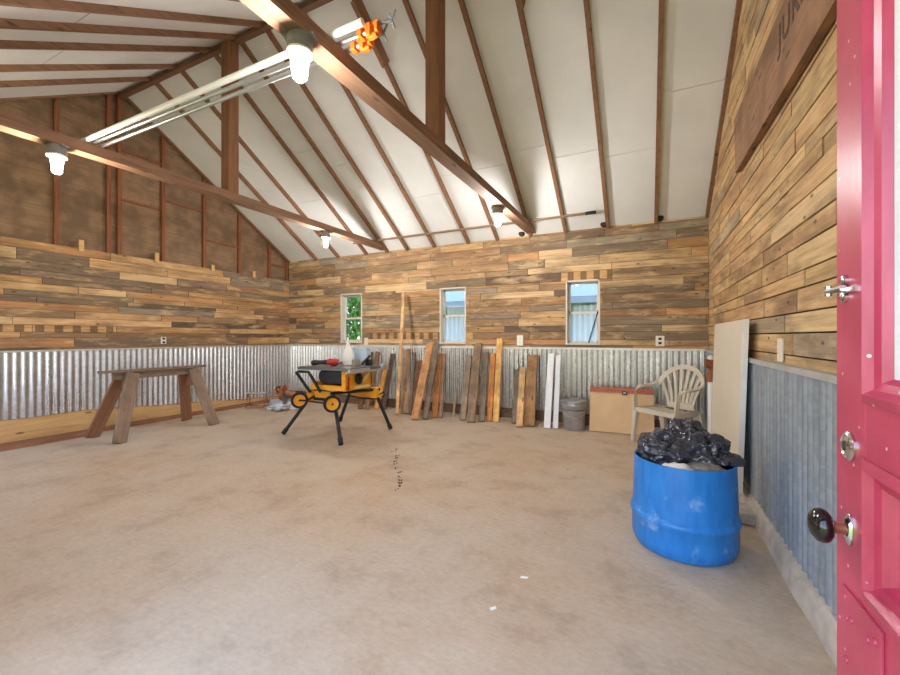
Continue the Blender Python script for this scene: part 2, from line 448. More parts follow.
for x in [XL+.015] + RAFT + [XR-.02]:
    for sgn in (1, -1):
        dp = .055 if x not in (XL+.015,) else .03
        L = (RY if sgn < 0 else YB-RY)-.01; mb = MB()
        mb.beam((x, RY+sgn*.02, RZ-dp/2*1.1), (x, RY+sgn*L, RZ-dp/2*1.1-slope(sgn)*L), .042, dp)
        struct('rafter', mb, M_rafter, ce)
for x, s0, s1 in ((-2.467, .06, .56), (-1.0, .06, .5)):      # sistered deeper pieces ending in a cut
    mb = MB(); mb.beam((x+.03, RY+s0, RZ-.085-SL*s0), (x+.03, RY+s1, RZ-.08-SL*s1), .045, .15, t1=.13); struct('rafter_splice', mb, M_rafter, ce)
for px in (-1.62, -.5, .16):
    mb = MB(); mb.lathe([(.045, 0), (.045, .03), (.03, .045)], n=14, M=Matrix.Translation((px, YB-.02, 2.70)) @ Matrix.Rotation(R(90), 4, 'X')); struct('vent_plug', mb, M_dark, wb, smooth=True)

def truss(x0, x1, label, px):
    t = thing('roof_truss', label, 'roof truss', (px, RY, 0), group='timber trusses across the roof')
    mb = MB(); mb.beam((x0-px, .03-RY, 2.715), (x1-px, YB-.03-RY, 2.725), .12, .085); obj('tie_beam', mb, M_beamw, t)
    mb = MB(); mb.box((0, -.03, (2.76+RZ-.09)/2), (.12, .12, RZ-.09-2.76)); obj('king_post', mb, M_post, t)
    return t
truss(-1.56, -1.475, 'brown roof truss beam with king post, orange pipe clamp heads just beyond it', -1.54)
truss(-4.12, -4.03, 'brown roof truss beam with king post, nearer the unfinished gable wall', -4.07)

# ------------------------------------------------------------------ lamps on the tie beams
M_bulb = emit('lit bulb', (1, .97, .93), 500); M_bulbn = emit('near lit bulb', (1, .97, .93), 360)
M_bulbw = emit('warm lit bulb', (1, .88, .72), 370)
M_jar = glass_mat('jar glass')
def lamp(loc, label, bm_, first):
    t = thing('ceiling_lamp', label, 'lamp', loc, R(20), 'jar lamps under the tie beams')
    mb = MB(); mb.lathe([(.056, 0), (.06, -.01), (.06, -.06), (.05, -.07)], n=12); mb.box((0, 0, -.006), (.15, .06, .012)); obj('junction_box', mb, M_grey, t, smooth=True)
    mb = MB(); mb.lathe([(.05, -.07), (.06, -.076), (.06, -.090), (.044, -.094)], n=28); obj('collar', mb, M_white, t, smooth=True)
    mb = MB(); mb.lathe([(.014, -.085), (.018, -.095), (.029, -.115), (.031, -.14), (.031, -.17), (.026, -.19), (.013, -.202), (.002, -.205)], n=24); obj('bulb', mb, bm_, t, smooth=True)
    mb = MB(); mb.lathe([(.042, -.09), (.043, -.15), (.043, -.19), (.036, -.21), (.02, -.22), (.002, -.222)], n=28, cap0=False); obj('glass_jar', mb, M_jar, t, smooth=True)
lamp((-1.525, 1.455, 2.672), 'large lit bulb in grey box under the truss beam, nearest of four lamps', M_bulbn, 1)
lamp((-4.08, 1.47, 2.672), 'warm glowing jar lamp under the farther beam, before the bare gable wall', M_bulbw, 1)
lamp((-1.52, 4.38, 2.68), 'lit lamp on the clamp side truss beam, near the back wall', M_bulb, 1)
lamp((-4.06, 4.35, 2.68), 'lit lamp under the gable side truss beam, near the back wall corner', M_bulb, 1)

# ------------------------------------------------------------------ pipes resting on the beams
ZP = 2.762
def clamp(y, x1, label, r=.013):
    t = thing('pipe_clamp', label, 'clamp', (-1.2, y, ZP+r), 0, 'pipe clamps lying across the trusses')
    mb = MB(); mb.tube([(x1, 0, 0), (-3.2, -.01, 0)], r, 12); obj('pipe', mb, M_silver, t, smooth=True)
    mb = MB()
    for dx, w_ in ((-.055, .028), (.0, .03), (.05, .02)): mb.box((x1+dx, 0, .0), (w_, .046, .046+.022*(dx == 0)))
    mb.box((x1, 0, .03), (.12, .022, .022)); mb.box((x1+.02, 0, -.03), (.05, .024, .022))
    h = obj('clamp_head', mb, M_orange, t, bevel=.004)
    mb = MB(); mb.tube([(x1+.05, 0, .02), (x1+.13, 0, .015)], .008, 8); mb.tube([(x1+.13, -.02, .035), (x1+.135, .028, -.01)], .006, 8); mb.tube([(x1+.13, 0, .015), (x1+.17, -.02, .04)], .006, 8); obj('screw_handle', mb, M_steel, h, smooth=True)
clamp(1.75, -.17, 'pipe clamp with orange head, the one away from the white plastic pipe')
clamp(1.69, -.08, 'pipe clamp with orange head, lying right beside the white plastic pipe')
mb = MB(); mb.tube([(-1.28, 1.63, ZP+.02), (-4.4, 1.64, ZP+.022)], .019, 14)
tag(obj('plastic_pipe', mb, M_white, smooth=True), 'long white plastic pipe lying across both truss beams', 'pipe')
t = thing('rod', 'long brown rod lying across the truss beams close to the back wall', 'rod', (-2.5, 5.44, ZP+.018))
mb = MB(); mb.tube([(-1.95, -.02, .0), (1.82, .0, .01)], .015, 10); obj('shaft', mb, wood('rod wood', (140, 112, 90), 0, .5), t, smooth=True)
mb = MB(); mb.tube([(1.80, 0, .01), (1.93, 0, .01)], .022, 12); obj('coupling', mb, M_blackm, t, smooth=True)

# ------------------------------------------------------------------ windows
M_pane = glass_mat('window glass', (.64, .66, .67))  # grey tint put into the glass to dim the bright outdoors
for i, (a, b, c, d) in enumerate(WIN):
    mb = MB(); y = YB+.055; f = .022
    mb.box((a+f/2-.002, YB+.06, (c+d)/2), (f, .14, d-c)); mb.box((b-f/2+.002, YB+.06, (c+d)/2), (f, .14, d-c))
    mb.box(((a+b)/2, YB+.06, d-f/2), (b-a, .14, f)); mb.box(((a+b)/2, YB+.05, c+f/2), (b-a, .16, f))
    wn = struct('window_%d' % (i+1), mb, M_fr)
    for k, (z0, z1, dy) in enumerate(((c+.02, (c+d)/2+.012, .02), ((c+d)/2-.012, d-.02, .045))):
        mb = MB(); s_ = .028
        for x in (a+.022+s_/2, b-.022-s_/2): mb.box((x, y+dy, (z0+z1)/2), (s_, .022, z1-z0))
        for z in (z0+s_/2, z1-s_/2): mb.box(((a+b)/2, y+dy, z), (b-a-.05, .022, s_))
        sh = obj('sash', mb, M_fr, wn); sh['kind'] = 'structure'
        mb = MB(); mb.box(((a+b)/2, y+dy, (z0+z1)/2), (b-a-.08, .004, z1-z0-.04)); p = obj('pane', mb, M_pane, sh); p['kind'] = 'structure'
mb = MB(); mb.beam((-.70, YB+.02, 1.115), (-.575, YB+.02, 1.56), .016, .012, up=(0, 1, 0))
tag(obj('stick', mb, M_blackm), 'thin dark stick leaning across the window near the plastic chair', 'stick')

# ------------------------------------------------------------------ outside
mb = MB(); mb.box((-3, 10, -.16), (60, 60, .1)); M_gr = plain('lawn', (164, 176, 84), .95, 0, .35, 3); struct('ground', mb, M_gr)
t = thing('metal_shed', 'pale corrugated metal shed with low eave seen through the windows', 'shed', (0, 8.6, 0))
struct_ = corrugated(-5.1, 3.5, lambda u: 0, 2.05, lambda u, z, d: Vector((u, d*1.3, z)), pitch=.11, amp=.012)
obj('shed_wall', struct_, plain('shed metal', (224, 230, 232), .6, 0, .04), t, smooth=True)
mb = MB(); mb.beam((-.8, -.3, 1.98), (-.8, 2.2, 2.55), 8.9, .05); obj('shed_roof', mb, plain('shed roof', (170, 176, 178), .5, .2), t)
mb = MB(); mb.box((-.8, -.3, 1.93), (8.9, .06, .12)); obj('gutter', mb, plain('gutter', (206, 210, 212), .5), t)
M_leaf = plain('leaves', (168, 208, 70), .7, 0, .4, 6); M_leafd = plain('dark leaves', (120, 170, 80), .7, 0, .4, 6); M_bark = plain('bark', (92, 74, 56), .9)
def shrub(loc, r, n, mat, label, hz=1.0):
    t = thing('shrub', label, 'shrub', loc, 0, 'greenery outside the window')
    mb = MB()
    for i in range(n):
        v = Vector((random.gauss(0, 1), random.gauss(0, 1), random.gauss(0, 1))).normalized()*r*random.uniform(.55, 1)
        v.z = v.z*hz+r*hz
        M = Matrix.Translation(v) @ Matrix.Rotation(random.uniform(0, 6.28), 4, 'Z') @ Matrix.Rotation(random.uniform(.2, 1.4), 4, 'X')
        s_ = random.uniform(.04, .09)*max(1, r)
        q = [mb.bm.verts.new(M @ Vector(p)) for p in ((0, -s_, 0), (s_*.5, 0, .01), (0, s_, 0), (-s_*.5, 0, .01))]; mb.bm.faces.new(q)
    obj('foliage', mb, mat, t)
    mb = MB(); mb.tube([(0, 0, 0), (0, 0, r*hz)], .06, 8); obj('stem', mb, M_bark, t)
random.seed(9)
shrub((-7.3, 8.9, -.1), .62, 2200, M_leaf, 'bright green shrub low outside the window left of the white jug')
shrub((-9.4, 11.5, -.1), 1.5, 6500, M_leafd, 'large dark green tree crown behind the bright green shrub outside', 1.2)

# ------------------------------------------------------------------ sockets
def socket(loc, rz, label, plate=(.075, .12), mat=M_ivory, dark=True, depth=.012):
    t = thing('electrical_outlet', label, 'outlet', loc, rz, 'wall outlets above the wainscot')
    mb = MB(); mb.box((0, -depth/2, 0), (plate[0], depth, plate[1])); obj('cover_plate', mb, mat, t, bevel=.003)
    for z in (-.027, .027):
        mb = MB(); mb.box((0, -depth-.002, z), (.036, .006, .03)); obj('receptacle', mb, M_black if dark else M_ivory, t, bevel=.002)
socket((.163, YB-.006, 1.146), 0, 'ivory outlet with dark receptacles, between the window and the right corner', (.1, .13))
socket((-1.641, YB-.006, 1.146), 0, 'white surface outlet box above the thick brown planks on back wall', (.09, .15), M_white, False, .05)
socket((-4.434, YB-.006, 1.115), 0, 'pale outlet beside the window with green shrub', (.08, .13), M_ivory, False)
socket((XL+.006, 3.452, 1.145), R(90), 'white outlet above the wainscot behind the sawhorse', (.07, .1), M_white, True, .012)
socket((XR-.006, 2.837, 1.126), R(-90), 'ivory outlet plate on the right wall above dull corrugated metal', (.08, .13), M_ivory, False)

# ------------------------------------------------------------------ wide old plank with painted letters on the right wall
t = thing('wide_plank', 'wide dark old plank with stencilled letters fixed high on the wall', 'plank', (XR-.03, 2.6, 2.72))
mb = MB(); pl = [(1.27, -.22), (1.3, .22), (-1.6, .19), (-1.6, -.28)]
mb.prism(pl, lambda a, b: Vector((-.022, a, b)), lambda a, b: Vector((.018, a, b)))
obj('board', mb, wood('old plank', (150, 110, 80), 1, .5, True, (118, 84, 60)), t)
fc = bpy.data.curves.new('lettering', 'FONT'); fc.body = 'JURIN'; fc.size = .19; fc.offset = .004; fc.extrude = .0008; fc.space_character = 1.15; fc.materials.append(plain('stencil paint', (88, 68, 52), .8, 0, .4, 40))
tmp = bpy.data.objects.new('tmp', fc); C.objects.link(tmp); bpy.context.view_layer.update()
me = bpy.data.meshes.new_from_object(tmp.evaluated_get(bpy.context.evaluated_depsgraph_get())); bpy.data.objects.remove(tmp)
fo = bpy.data.objects.new('lettering', me); C.objects.link(fo); fo.parent = t
fo.matrix_local = Matrix(((0, 0, -1, -.0235), (-1, 0, 0, .10), (0, 1, 0, .0), (0, 0, 0, 1)))

# ------------------------------------------------------------------ lumber leaning on the back wall
LUM = [  # bottom x,y  top x,z  width thick  rgb  label
 (-4.24, 5.33, -4.27, .93, .075, .03, (108,76,54), 'dark brown board behind the table saw, on its gable wall side'),
 (-4.12, 5.36, -4.12, .935, .08, .03, (126,92,66), 'brown board close behind the table saw, second from the gable wall'),
 (-4.00, 5.45, -3.97, .65, .085, .03, (206,146,70), 'short orange yellow board leaning just past the table saw'),
 (-3.90, 5.50, -3.83, .91, .09, .03, (88,66,52), 'dark brown board between the short yellow one and the tall pale pole'),
 (-3.428, 5.20, -3.60, 1.92, .06, .045, (206,162,112), 'tallest pale round-edged pole leaning between two windows'),
 (-3.375, 5.32, -3.54, .98, .15, .045, (150,122,92), 'wide rough tan slab right beside the tall pole'),
 (-3.27, 5.32, -3.40, .93, .05, .03, (112,98,84), 'thin grey board behind the rough tan slab'),
 (-3.16, 5.25, -3.29, .80, .10, .035, (110,76,54), 'short reddish brown board, beside the rough tan slab group'),
 (-2.98, 4.98, -3.10, 1.09, .125, .035, (188,138,90), 'tan board standing farthest out, with orange lower half'),
 (-2.87, 5.08, -2.985, 1.08, .09, .03, (118,102,86), 'grey board touching the farthest out tan board'),
 (-2.80, 5.24, -2.93, .91, .10, .03, (172,112,66), 'orange brown board, second last of its cluster towards the middle window'),
 (-2.71, 5.27, -2.85, .91, .05, .03, (136,112,88), 'narrow grey brown board ending the cluster under the middle window'),
 (-2.60, 5.47, -2.66, .34, .03, .02, (178,152,120), 'short thin pale stick leaning under the middle window'),
 (-2.346, 5.25, -2.43, .905, .09, .03, (140,122,102), 'grey board, first of the five in the middle cluster'),
 (-2.19, 5.18, -2.28, 1.09, .12, .035, (130,106,82), 'tall grey brown board, second of the middle cluster'),
 (-2.08, 5.30, -2.16, .955, .09, .03, (124,110,96), 'grey board between the tall grey one and the orange one'),
 (-1.99, 5.37, -2.04, .945, .08, .03, (190,122,62), 'orange board beside the tall yellow board'),
 (-1.895, 5.38, -1.935, 1.166, .085, .03, (216,166,96), 'tall clean yellow board ending the middle cluster'),
 (-1.635, 5.38, -1.665, .72, .07, .03, (112,98,82), 'grey board, lowest of the thick cluster below the outlet box'),
 (-1.492, 5.17, -1.56, .75, .085, .05, (196,156,108), 'short pale tan post standing before the wide brown plank'),
 (-1.395, 5.29, -1.43, .925, .14, .05, (150,112,72), 'wide brown knotty plank beside the white strips'),
 (-1.46, 5.62, -1.485, .935, .09, .02, (92,66,46), 'dark brown board half hidden behind the wide knotty plank'),
 (-1.159, 5.29, -1.185, .96, .085, .02, (224,226,230), 'wider white painted strip leaning beside the brown planks'),
 (-1.06, 5.335, -1.085, .935, .065, .02, (220,222,226), 'narrower white painted strip leaning next to the metal bucket'),
]
for i, (bx, by, tx, tz, wd, th, rgb, lab) in enumerate(LUM):
    white = rgb[2] > 215
    ty = YB-.058-th/2-.012
    if 'tan post' in lab: ty = 5.58
    if 'knotty plank' in lab: ty = 5.62
    if by > 5.44: by, ty = by, YB-.052-th/2
    m = plain('white strip', rgb, .5, 0, .05) if white else wood('lumber', tuple(min(255, int(v*1.12+6)) for v in rgb), 2, .4, True, tuple(int(v*.72) for v in rgb))
    d = Vector((tx-bx, ty-by, tz)); L = d.length; d.normalize()
    yv = Vector((0, 1, 0)); yv = (yv-d*yv.dot(d)).normalized(); xv = yv.cross(d)
    mb = MB(); n = 6; rings = []
    rnd = random.Random(i*7+1)
    tall = 'pole' in lab
    for k in range(n+1):
        zz = L*k/n; wj = wd/2*(1+rnd.uniform(-.06, .06)*(not white)); tj = th/2*(1+rnd.uniform(-.05, .05))
        cut = rnd.uniform(-.012, .012) if k == n else 0
        if tall: ring = [(wj*math.cos(a), tj*math.sin(a), zz) for a in [2*math.pi*q/12 for q in range(12)]]
        else: ring = [(-wj, -tj, zz-cut), (wj, -tj, zz+cut), (wj, tj, zz+cut), (-wj, tj, zz-cut)]
        rings.append([mb.bm.verts.new(p) for p in ring])
    q = len(rings[0])
    for A, B in zip(rings, rings[1:]):
        for k in range(q): mb.bm.faces.new((A[k], A[(k+1) % q], B[(k+1) % q], B[k]))
    mb.bm.faces.new(rings[0][::-1]); mb.bm.faces.new(rings[-1])
    o = obj('trim_strip' if white else ('pole' if tall else 'lumber_board'), mb, m, smooth=tall, bevel=0 if tall else .002)
    lift = abs(yv.z)*th/2+.001
    o.matrix_world = Matrix.Translation((bx, by, lift)) @ Matrix((xv, yv, d)).transposed().to_4x4()
    tag(o, lab, 'strip' if white else ('pole' if tall else 'board'), 'lumber leaning on the back wall')

# ------------------------------------------------------------------ sawhorse
M_oldw = wood('weathered leg', (142, 118, 98), 2, .6, True, (112, 92, 78)); M_oldw2 = wood('brown leg', (138, 98, 70), 2, .6, True)
t = thing('sawhorse', 'weathered wooden sawhorse with wide plank legs by the gable wall', 'sawhorse', (-5.6, 3.0, 0))
mb = MB(); mb.box((0, -.01, .79), (.12, 1.2, .025)); mb.box((0, -.0, .735), (.04, .98, .085)); obj('top_board', mb, wood('saw top', (128, 108, 92), 1, .55), t)
for (fx, fy, ty, m, lab) in ((-.30, -.56, -.36, M_oldw2, 'brown plank leg'), (.30, -.56, -.30, M_oldw, 'grey plank leg'), (-.32, .55, .34, M_oldw2, 'brown plank leg'), (.32, .53, .42, M_oldw, 'grey plank leg')):
    sg = 1 if fx > 0 else -1
    d = Vector((sg*.045-fx, ty-fy, .76)); L = d.length; d.normalize()
    xv = Vector((1, 0, 0)); xv = (xv-d*xv.dot(d)).normalized(); yv = d.cross(xv)
    mb = MB(); mb.box((0, 0, L/2), (.036, .135, L)); o = obj('leg', mb, m, t, bevel=.003)
    o['label'] = lab
    o.matrix_local = Matrix.Translation((fx, fy, .004)) @ Matrix((xv, yv, d)).transposed().to_4x4()
for y in (-.36, .4): mb = MB(); mb.box((0, y, .62), (.13, .025, .15)); obj('gusset', mb, M_oldw2, t)

# ------------------------------------------------------------------ saw stand and table saw
t = thing('saw_stand', 'black and yellow wheeled folding stand under the table saw', 'stand', (0, 0, 0))
for foot, top in (((-3.98, 3.535), (-3.70, 3.74)), ((-3.01, 3.458), (-3.36, 3.73)), ((-2.95, 4.33), (-3.10, 4.2)), ((-3.89, 4.45), (-3.52, 4.24))):
    f, p = Vector((*foot, .018)), Vector((*top, .5))
    mb = MB(); mb.tube([f+(p-f)*.08, p], .022, 10); lg = obj('leg', mb, M_blackm, t, smooth=True)
    mb = MB(); mb.tube([f, f+(p-f)*.12], .028, 10); obj('rubber_foot', mb, M_rub, lg, smooth=True)
mb = MB()
for a, b in (((-3.34, 3.66, .53), (-3.06, 4.24, .53)), ((-3.72, 3.7, .53), (-3.5, 4.26, .54)), ((-3.75, 3.74, .44), (-3.3, 3.72, .44))): mb.tube([a, b], .02, 10)
mb.tube([(-3.5, 4.2, .42), (-3.3, 4.19, .40), (-3.06, 4.19, .42)], .012, 8)
obj('side_rail', mb, M_blackm, t, smooth=True)
mb = MB(); mb.box((-3.28, 4.22, .475), (.44, .05, .11)); mb.box((-3.10, 4.19, .49), (.09, .09, .13)); obj('end_bracket', mb, M_yel, t, bevel=.006)
mb = MB(); mb.box((-3.53, 3.75, .49), (.40, .05, .09)); mb.box((-3.70, 3.7, .475), (.07, .06, .16)); obj('end_bracket', mb, M_yel, t, bevel=.006)
mb = MB(); mb.tube([(-3.04, 4.2, .47), (-2.98, 4.22, .50), (-2.95, 4.22, .47), (-2.99, 4.2, .44)], .009, 8); obj('release_hook', mb, M_blackm, t, smooth=True)
mb = MB()
mb.tube([(-3.62, 3.62, .53), (-3.73, 3.50, .785), (-3.67, 3.50, .79), (-3.53, 3.50, .79), (-3.42, 3.58, .55)], .018, 10); obj('pull_handle', mb, M_blackm, t, smooth=True)
mb = MB(); mb.tube([(-3.77, 3.59, .432), (-3.22, 3.55, .432)], .010, 8)
for x, y in ((-3.66, 3.58), (-3.36, 3.56)): mb.tube([(x, y, .432), (x, 3.74, .47)], .012, 8)
obj('axle', mb, M_blackm, t, smooth=True)
for x, y in ((-3.77, 3.59), (-3.22, 3.55)):
    M = Matrix.Translation((x, y, .432)) @ Matrix.Rotation(R(-38), 4, 'Z') @ Matrix.Rotation(R(90), 4, 'Y')
    mb = MB(); mb.lathe([(.07, -.022), (.09, -.024), (.098, -.015), (.098, .015), (.09, .024), (.07, .022)], n=32, M=M, cap0=False, cap1=False); wh = obj('wheel', mb, M_rub, t, smooth=True)
    mb = MB(); mb.lathe([(.0, -.016), (.072, -.018), (.072, .018), (.03, .012), (.024, .022), (.001, .022)], n=32, M=M); obj('hub', mb, M_yel, wh, smooth=True)
    mb = MB(); mb.lathe([(.012, .02), (.012, .03), (.001, .032)], n=12, M=M); obj('axle_cap', mb, M_black, wh, smooth=True)

t = thing('table_saw', 'yellow jobsite table saw on a wheeled stand', 'table saw', (0, 0, 0))
mb = MB(); mb.box((-3.35, 3.87, .825), (.80, .66, .028)); mb.box((-3.35, 3.87, .842), (.78, .64, .006)); obj('table_top', mb, plain('grey table', (108, 106, 104), .35, .5, .15), t, bevel=.004)
mb = MB(); mb.box((-3.11, 3.86, .69), (.06, .5, .235)); mb.box((-3.33, 3.64, .60), (.5, .05, .06)); mb.box((-3.33, 4.09, .68), (.5, .04, .2)); mb.box((-3.58, 3.86, .62), (.05, .5, .08)); obj('body', mb, M_yel, t, bevel=.01)
mb = MB(); mb.box((-3.34, 3.88, .578), (.5, .46, .02)); mb.tube([(-3.5, 3.72, .72), (-3.5, 3.95, .72)], .085, 18); mb.box((-3.3, 3.85, .72), (.22, .36, .14)); obj('motor', mb, M_black, t, smooth=True)
mb = MB(); Mx = Matrix.Translation((-3.075, 3.83, .70)) @ Matrix.Rotation(R(90), 4, 'Y')
mb.lathe([(.06, .0), (.065, .008), (.065, .02), (.05, .028), (.012, .03), (.012, .05), (.001, .05)], n=28, M=Mx); mb.tube([(-3.045, 3.80, .735), (-3.0, 3.79, .735)], .012, 10); cw = obj('crank_wheel', mb, M_black, t, smooth=True)
mb = MB(); mb.beam((-3.07, 3.90, .66), (-3.07, 4.03, .76), .05, .02, up=(1, 0, 0)); mb.box((-3.075, 3.9, .605), (.02, .28, .03)); obj('bevel_scale', mb, plain('pale scale', (226, 200, 120), .5), t)
mb = MB(); mb.box((-3.075, 3.66, .66), (.012, .02, .15)); obj('warning_strip', mb, M_red, t)
mb = MB(); mb.box((-2.925, 3.67, .815), (.025, .36, .04)); mb.box((-2.93, 4.16, .835), (.05, .12, .05)); mb.box((-2.94, 3.86, .80), (.02, .8, .025)); obj('fence_rail', mb, M_silver, t, bevel=.003)
mb = MB(); mb.beam((-3.12, 3.96, .87), (-3.12, 4.12, .96), .016, .03, up=(0, 0, 1)); mb.box((-3.12, 4.1, .88), (.06, .08, .07)); obj('blade_guard', mb, M_black, t)

ZT = .846
t = thing('power_tool', 'red and black handheld power tool lying on the saw table', 'power tool', (-3.5, 3.76, ZT+.045), R(8))
mb = MB(); mb.tube([(.02, 0, 0), (.06, 0, .005), (.14, 0, .005), (.17, 0, .0)], .04, 14, radii=[.03, .042, .042, .03]); obj('housing', mb, M_red, t, smooth=True)
mb = MB(); mb.tube([(-.2, 0, -.012), (-.17, 0, -.01), (-.08, 0, -.004), (.02, 0, 0)], .03, 12, radii=[.03, .033, .024, .03]); mb.tube([(.1, 0, -.02), (.1, 0, -.044)], .03, 10); obj('handle', mb, M_black, t, smooth=True)
mb = MB(); mb.tube([(.17, 0, 0), (.21, 0, -.005)], .02, 10); obj('spindle', mb, M_steel, t, smooth=True)
t = thing('jug', 'white plastic jug with tapered neck on the saw table', 'jug', (-3.36, 3.99, ZT), R(30))
mb = MB(); mb.lathe([(.07, .0), (.078, .008), (.08, .11), (.074, .14), (.05, .19), (.03, .23), (.022, .26)], n=28); obj('body', mb, M_white, t, smooth=True)
mb = MB(); mb.lathe([(.025, .258), (.025, .285), (.012, .30), (.008, .35), (.002, .352)], n=18); obj('spout_cap', mb, M_white, t, smooth=True)
t = thing('plastic_tote', 'pale blue plastic tote at the back of the saw table', 'tote', (-3.31, 4.145, ZT))
mb = MB()
for a in ((0, -.04, .105, .3, .004, .21), (0, .04, .105, .3, .004, .21), (-.15, 0, .105, .004, .084, .21), (.15, 0, .105, .004, .084, .21), (0, 0, .003, .3, .084, .006)): mb.box(a[:3], a[3:])
obj('body', mb, plain('pale blue', (190, 210, 226), .35, 0, .03), t)
mb = MB()
for a in ((0, -.046, .208, .33, .012, .014), (0, .046, .208, .33, .012, .014), (-.16, 0, .208, .012, .1, .014), (.16, 0, .208, .012, .1, .014)): mb.box(a[:3], a[3:])
obj('rim', mb, plain('pale blue rim', (200, 216, 228), .35, 0, .03), t)
mb = MB(); mb.box((-3.17, 3.91, ZT+.04), (.06, .09, .075)); tag(obj('small_box', mb, plain('drab box', (150, 140, 122), .7), bevel=.003), 'small drab grey box beside the white jug on the saw table', 'box')

# ------------------------------------------------------------------ chop saw and its side stand on the floor
t = thing('chop_saw', 'dusty rust brown chop saw resting on the floor by the corner', 'saw', (-5.38, 4.80, 0), R(28))
mb = MB(); mb.box((0, 0, .035), (.50, .2, .05)); mb.lathe([(.15, .02), (.155, .03), (.155, .07), (.13, .075)], n=28, c=(0, -.03, 0)); mb.box((0, -.2, .05), (.09, .2, .035)); mb.box((-.2, -.09, .015), (.07, .09, .03)); mb.box((.2, -.09, .015), (.07, .09, .03)); obj('base', mb, M_silver, t, bevel=.004)
mb = MB(); mb.box((-.15, .06, .115), (.2, .025, .09)); mb.box((.15, .06, .115), (.2, .025, .09)); obj('fence', mb, M_silver, t, bevel=.003)
mb = MB(); mb.tube([(.22, .16, .06), (.21, .15, .14), (.13, .07, .24), (0, -.02, .29)], .04, 12, radii=[.05, .055, .05, .04]); obj('arm', mb, plain('dusty arm', (166, 116, 80), .7, .2, .3, 20), t, smooth=True)
M = Matrix.Translation((0, -.05, .25)) @ Matrix.Rotation(R(-90), 4, 'Y')
mb = MB(); mb.lathe([(.02, -.03), (.125, -.028), (.13, 0), (.125, .028), (.02, .03)], n=30, M=M @ Matrix.Translation((.03, 0, 0))); obj('blade_guard', mb, M_rust, t, smooth=True)
mb = MB(); mb.lathe([(.03, .03), (.058, .035), (.06, .11), (.05, .125), (.001, .127)], n=22, M=M @ Matrix.Translation((.06, 0, 0))); mb.box((-.03, 0, .33), (.1, .12, .05)); obj('motor', mb, plain('motor tan', (196, 128, 78), .6, .1, .3, 25), t, smooth=True)
mb = MB(); mb.tube([(-.0, -.08, .35), (-.04, -.16, .39), (-.06, -.2, .36), (-.03, -.18, .30)], .014, 10); obj('handle', mb, M_black, t, smooth=True)
mb = MB(); mb.lathe([(.005, -.034), (.118, -.034), (.118, -.031), (.005, -.031)], n=36, M=M @ Matrix.Translation((-.04, 0, 0))); obj('blade', mb, M_steel, t, smooth=True)
t = thing('side_stand', 'low wire stand with flat top beside the chop saw', 'stand', (-5.93, 4.72, 0), R(28))
mb = MB(); mb.box((0, 0, .25), (.34, .1, .02)); obj('top_bar', mb, plain('grey bar', (176, 170, 160), .5, .4), t)
for x in (-.15, .15):
    mb = MB(); mb.tube([(x, -.1, .008), (x, 0, .24), (x, .1, .008)], .008, 8); obj('leg', mb, M_rust, t, smooth=True)
mb = MB(); mb.tube([(-.15, -.1, .01), (.15, -.1, .01)], .007, 8); mb.tube([(-.15, .1, .01), (.15, .1, .01)], .007, 8); obj('foot_rail', mb, M_rust, t, smooth=True)

# ------------------------------------------------------------------ metal bucket
t = thing('bucket', 'grey metal lidded bucket beside the white strips', 'bucket', (-.84, 5.42, 0))
mb = MB(); mb.lathe([(.13, .0), (.138, .01), (.15, .30), (.158, .31), (.158, .335), (.15, .345)], n=36); obj('body', mb, plain('bucket metal', (168, 170, 172), .4, .6, .2), t, smooth=True)
mb = MB(); mb.lathe([(.155, .338), (.163, .345), (.163, .375), (.15, .38), (.135, .37), (.001, .368)], n=36); obj('lid', mb, plain('lid metal', (150, 152, 154), .42, .6, .2), t, smooth=True)
mb = MB(); mb.tube([(-.155, 0, .3), (-.15, -.1, .25), (-.06, -.16, .19), (.06, -.165, .17), (.14, -.1, .21), (.157, 0, .3)], .004, 8); mb.tube([(-.185, -.01, .375), (-.165, 0, .32)], .006, 8); obj('bail', mb, M_silver, t, smooth=True)
mb = MB(); mb.lathe([(.153, .255), (.157, .262), (.153, .269)], n=36, cap0=False, cap1=False); obj('hoop', mb, M_steel, t, smooth=True)

# ------------------------------------------------------------------ tan panel with red rail leaning by the wall
t = thing('cabinet_front', 'tan plywood panel with red top rail leaning behind the chair', 'panel', (-.275, 5.40, 0), R(-3)); t.rotation_euler = (R(-14), 0, R(2))
mb = MB(); mb.box((0, 0, .27), (.74, .03, .53)); obj('panel', mb, plain('tan plywood', (208, 174, 130), .6, 0, .08, 5), t, bevel=.002)
mb = MB(); mb.box((0, -.008, .55), (.745, .05, .03)); mb.box((0, -.012, .515), (.745, .03, .03)); obj('top_rail', mb, plain('red rail', (178, 96, 70), .6), t, bevel=.003)
mb = MB(); mb.box((.04, -.03, .50), (.06, .02, .045)); obj('latch', mb, M_black, t, bevel=.003)
mb = MB(); mb.tube([(.025, -.045, .5), (.055, -.045, .5)], .008, 8); obj('latch_pin', mb, M_ivory, t, smooth=True)

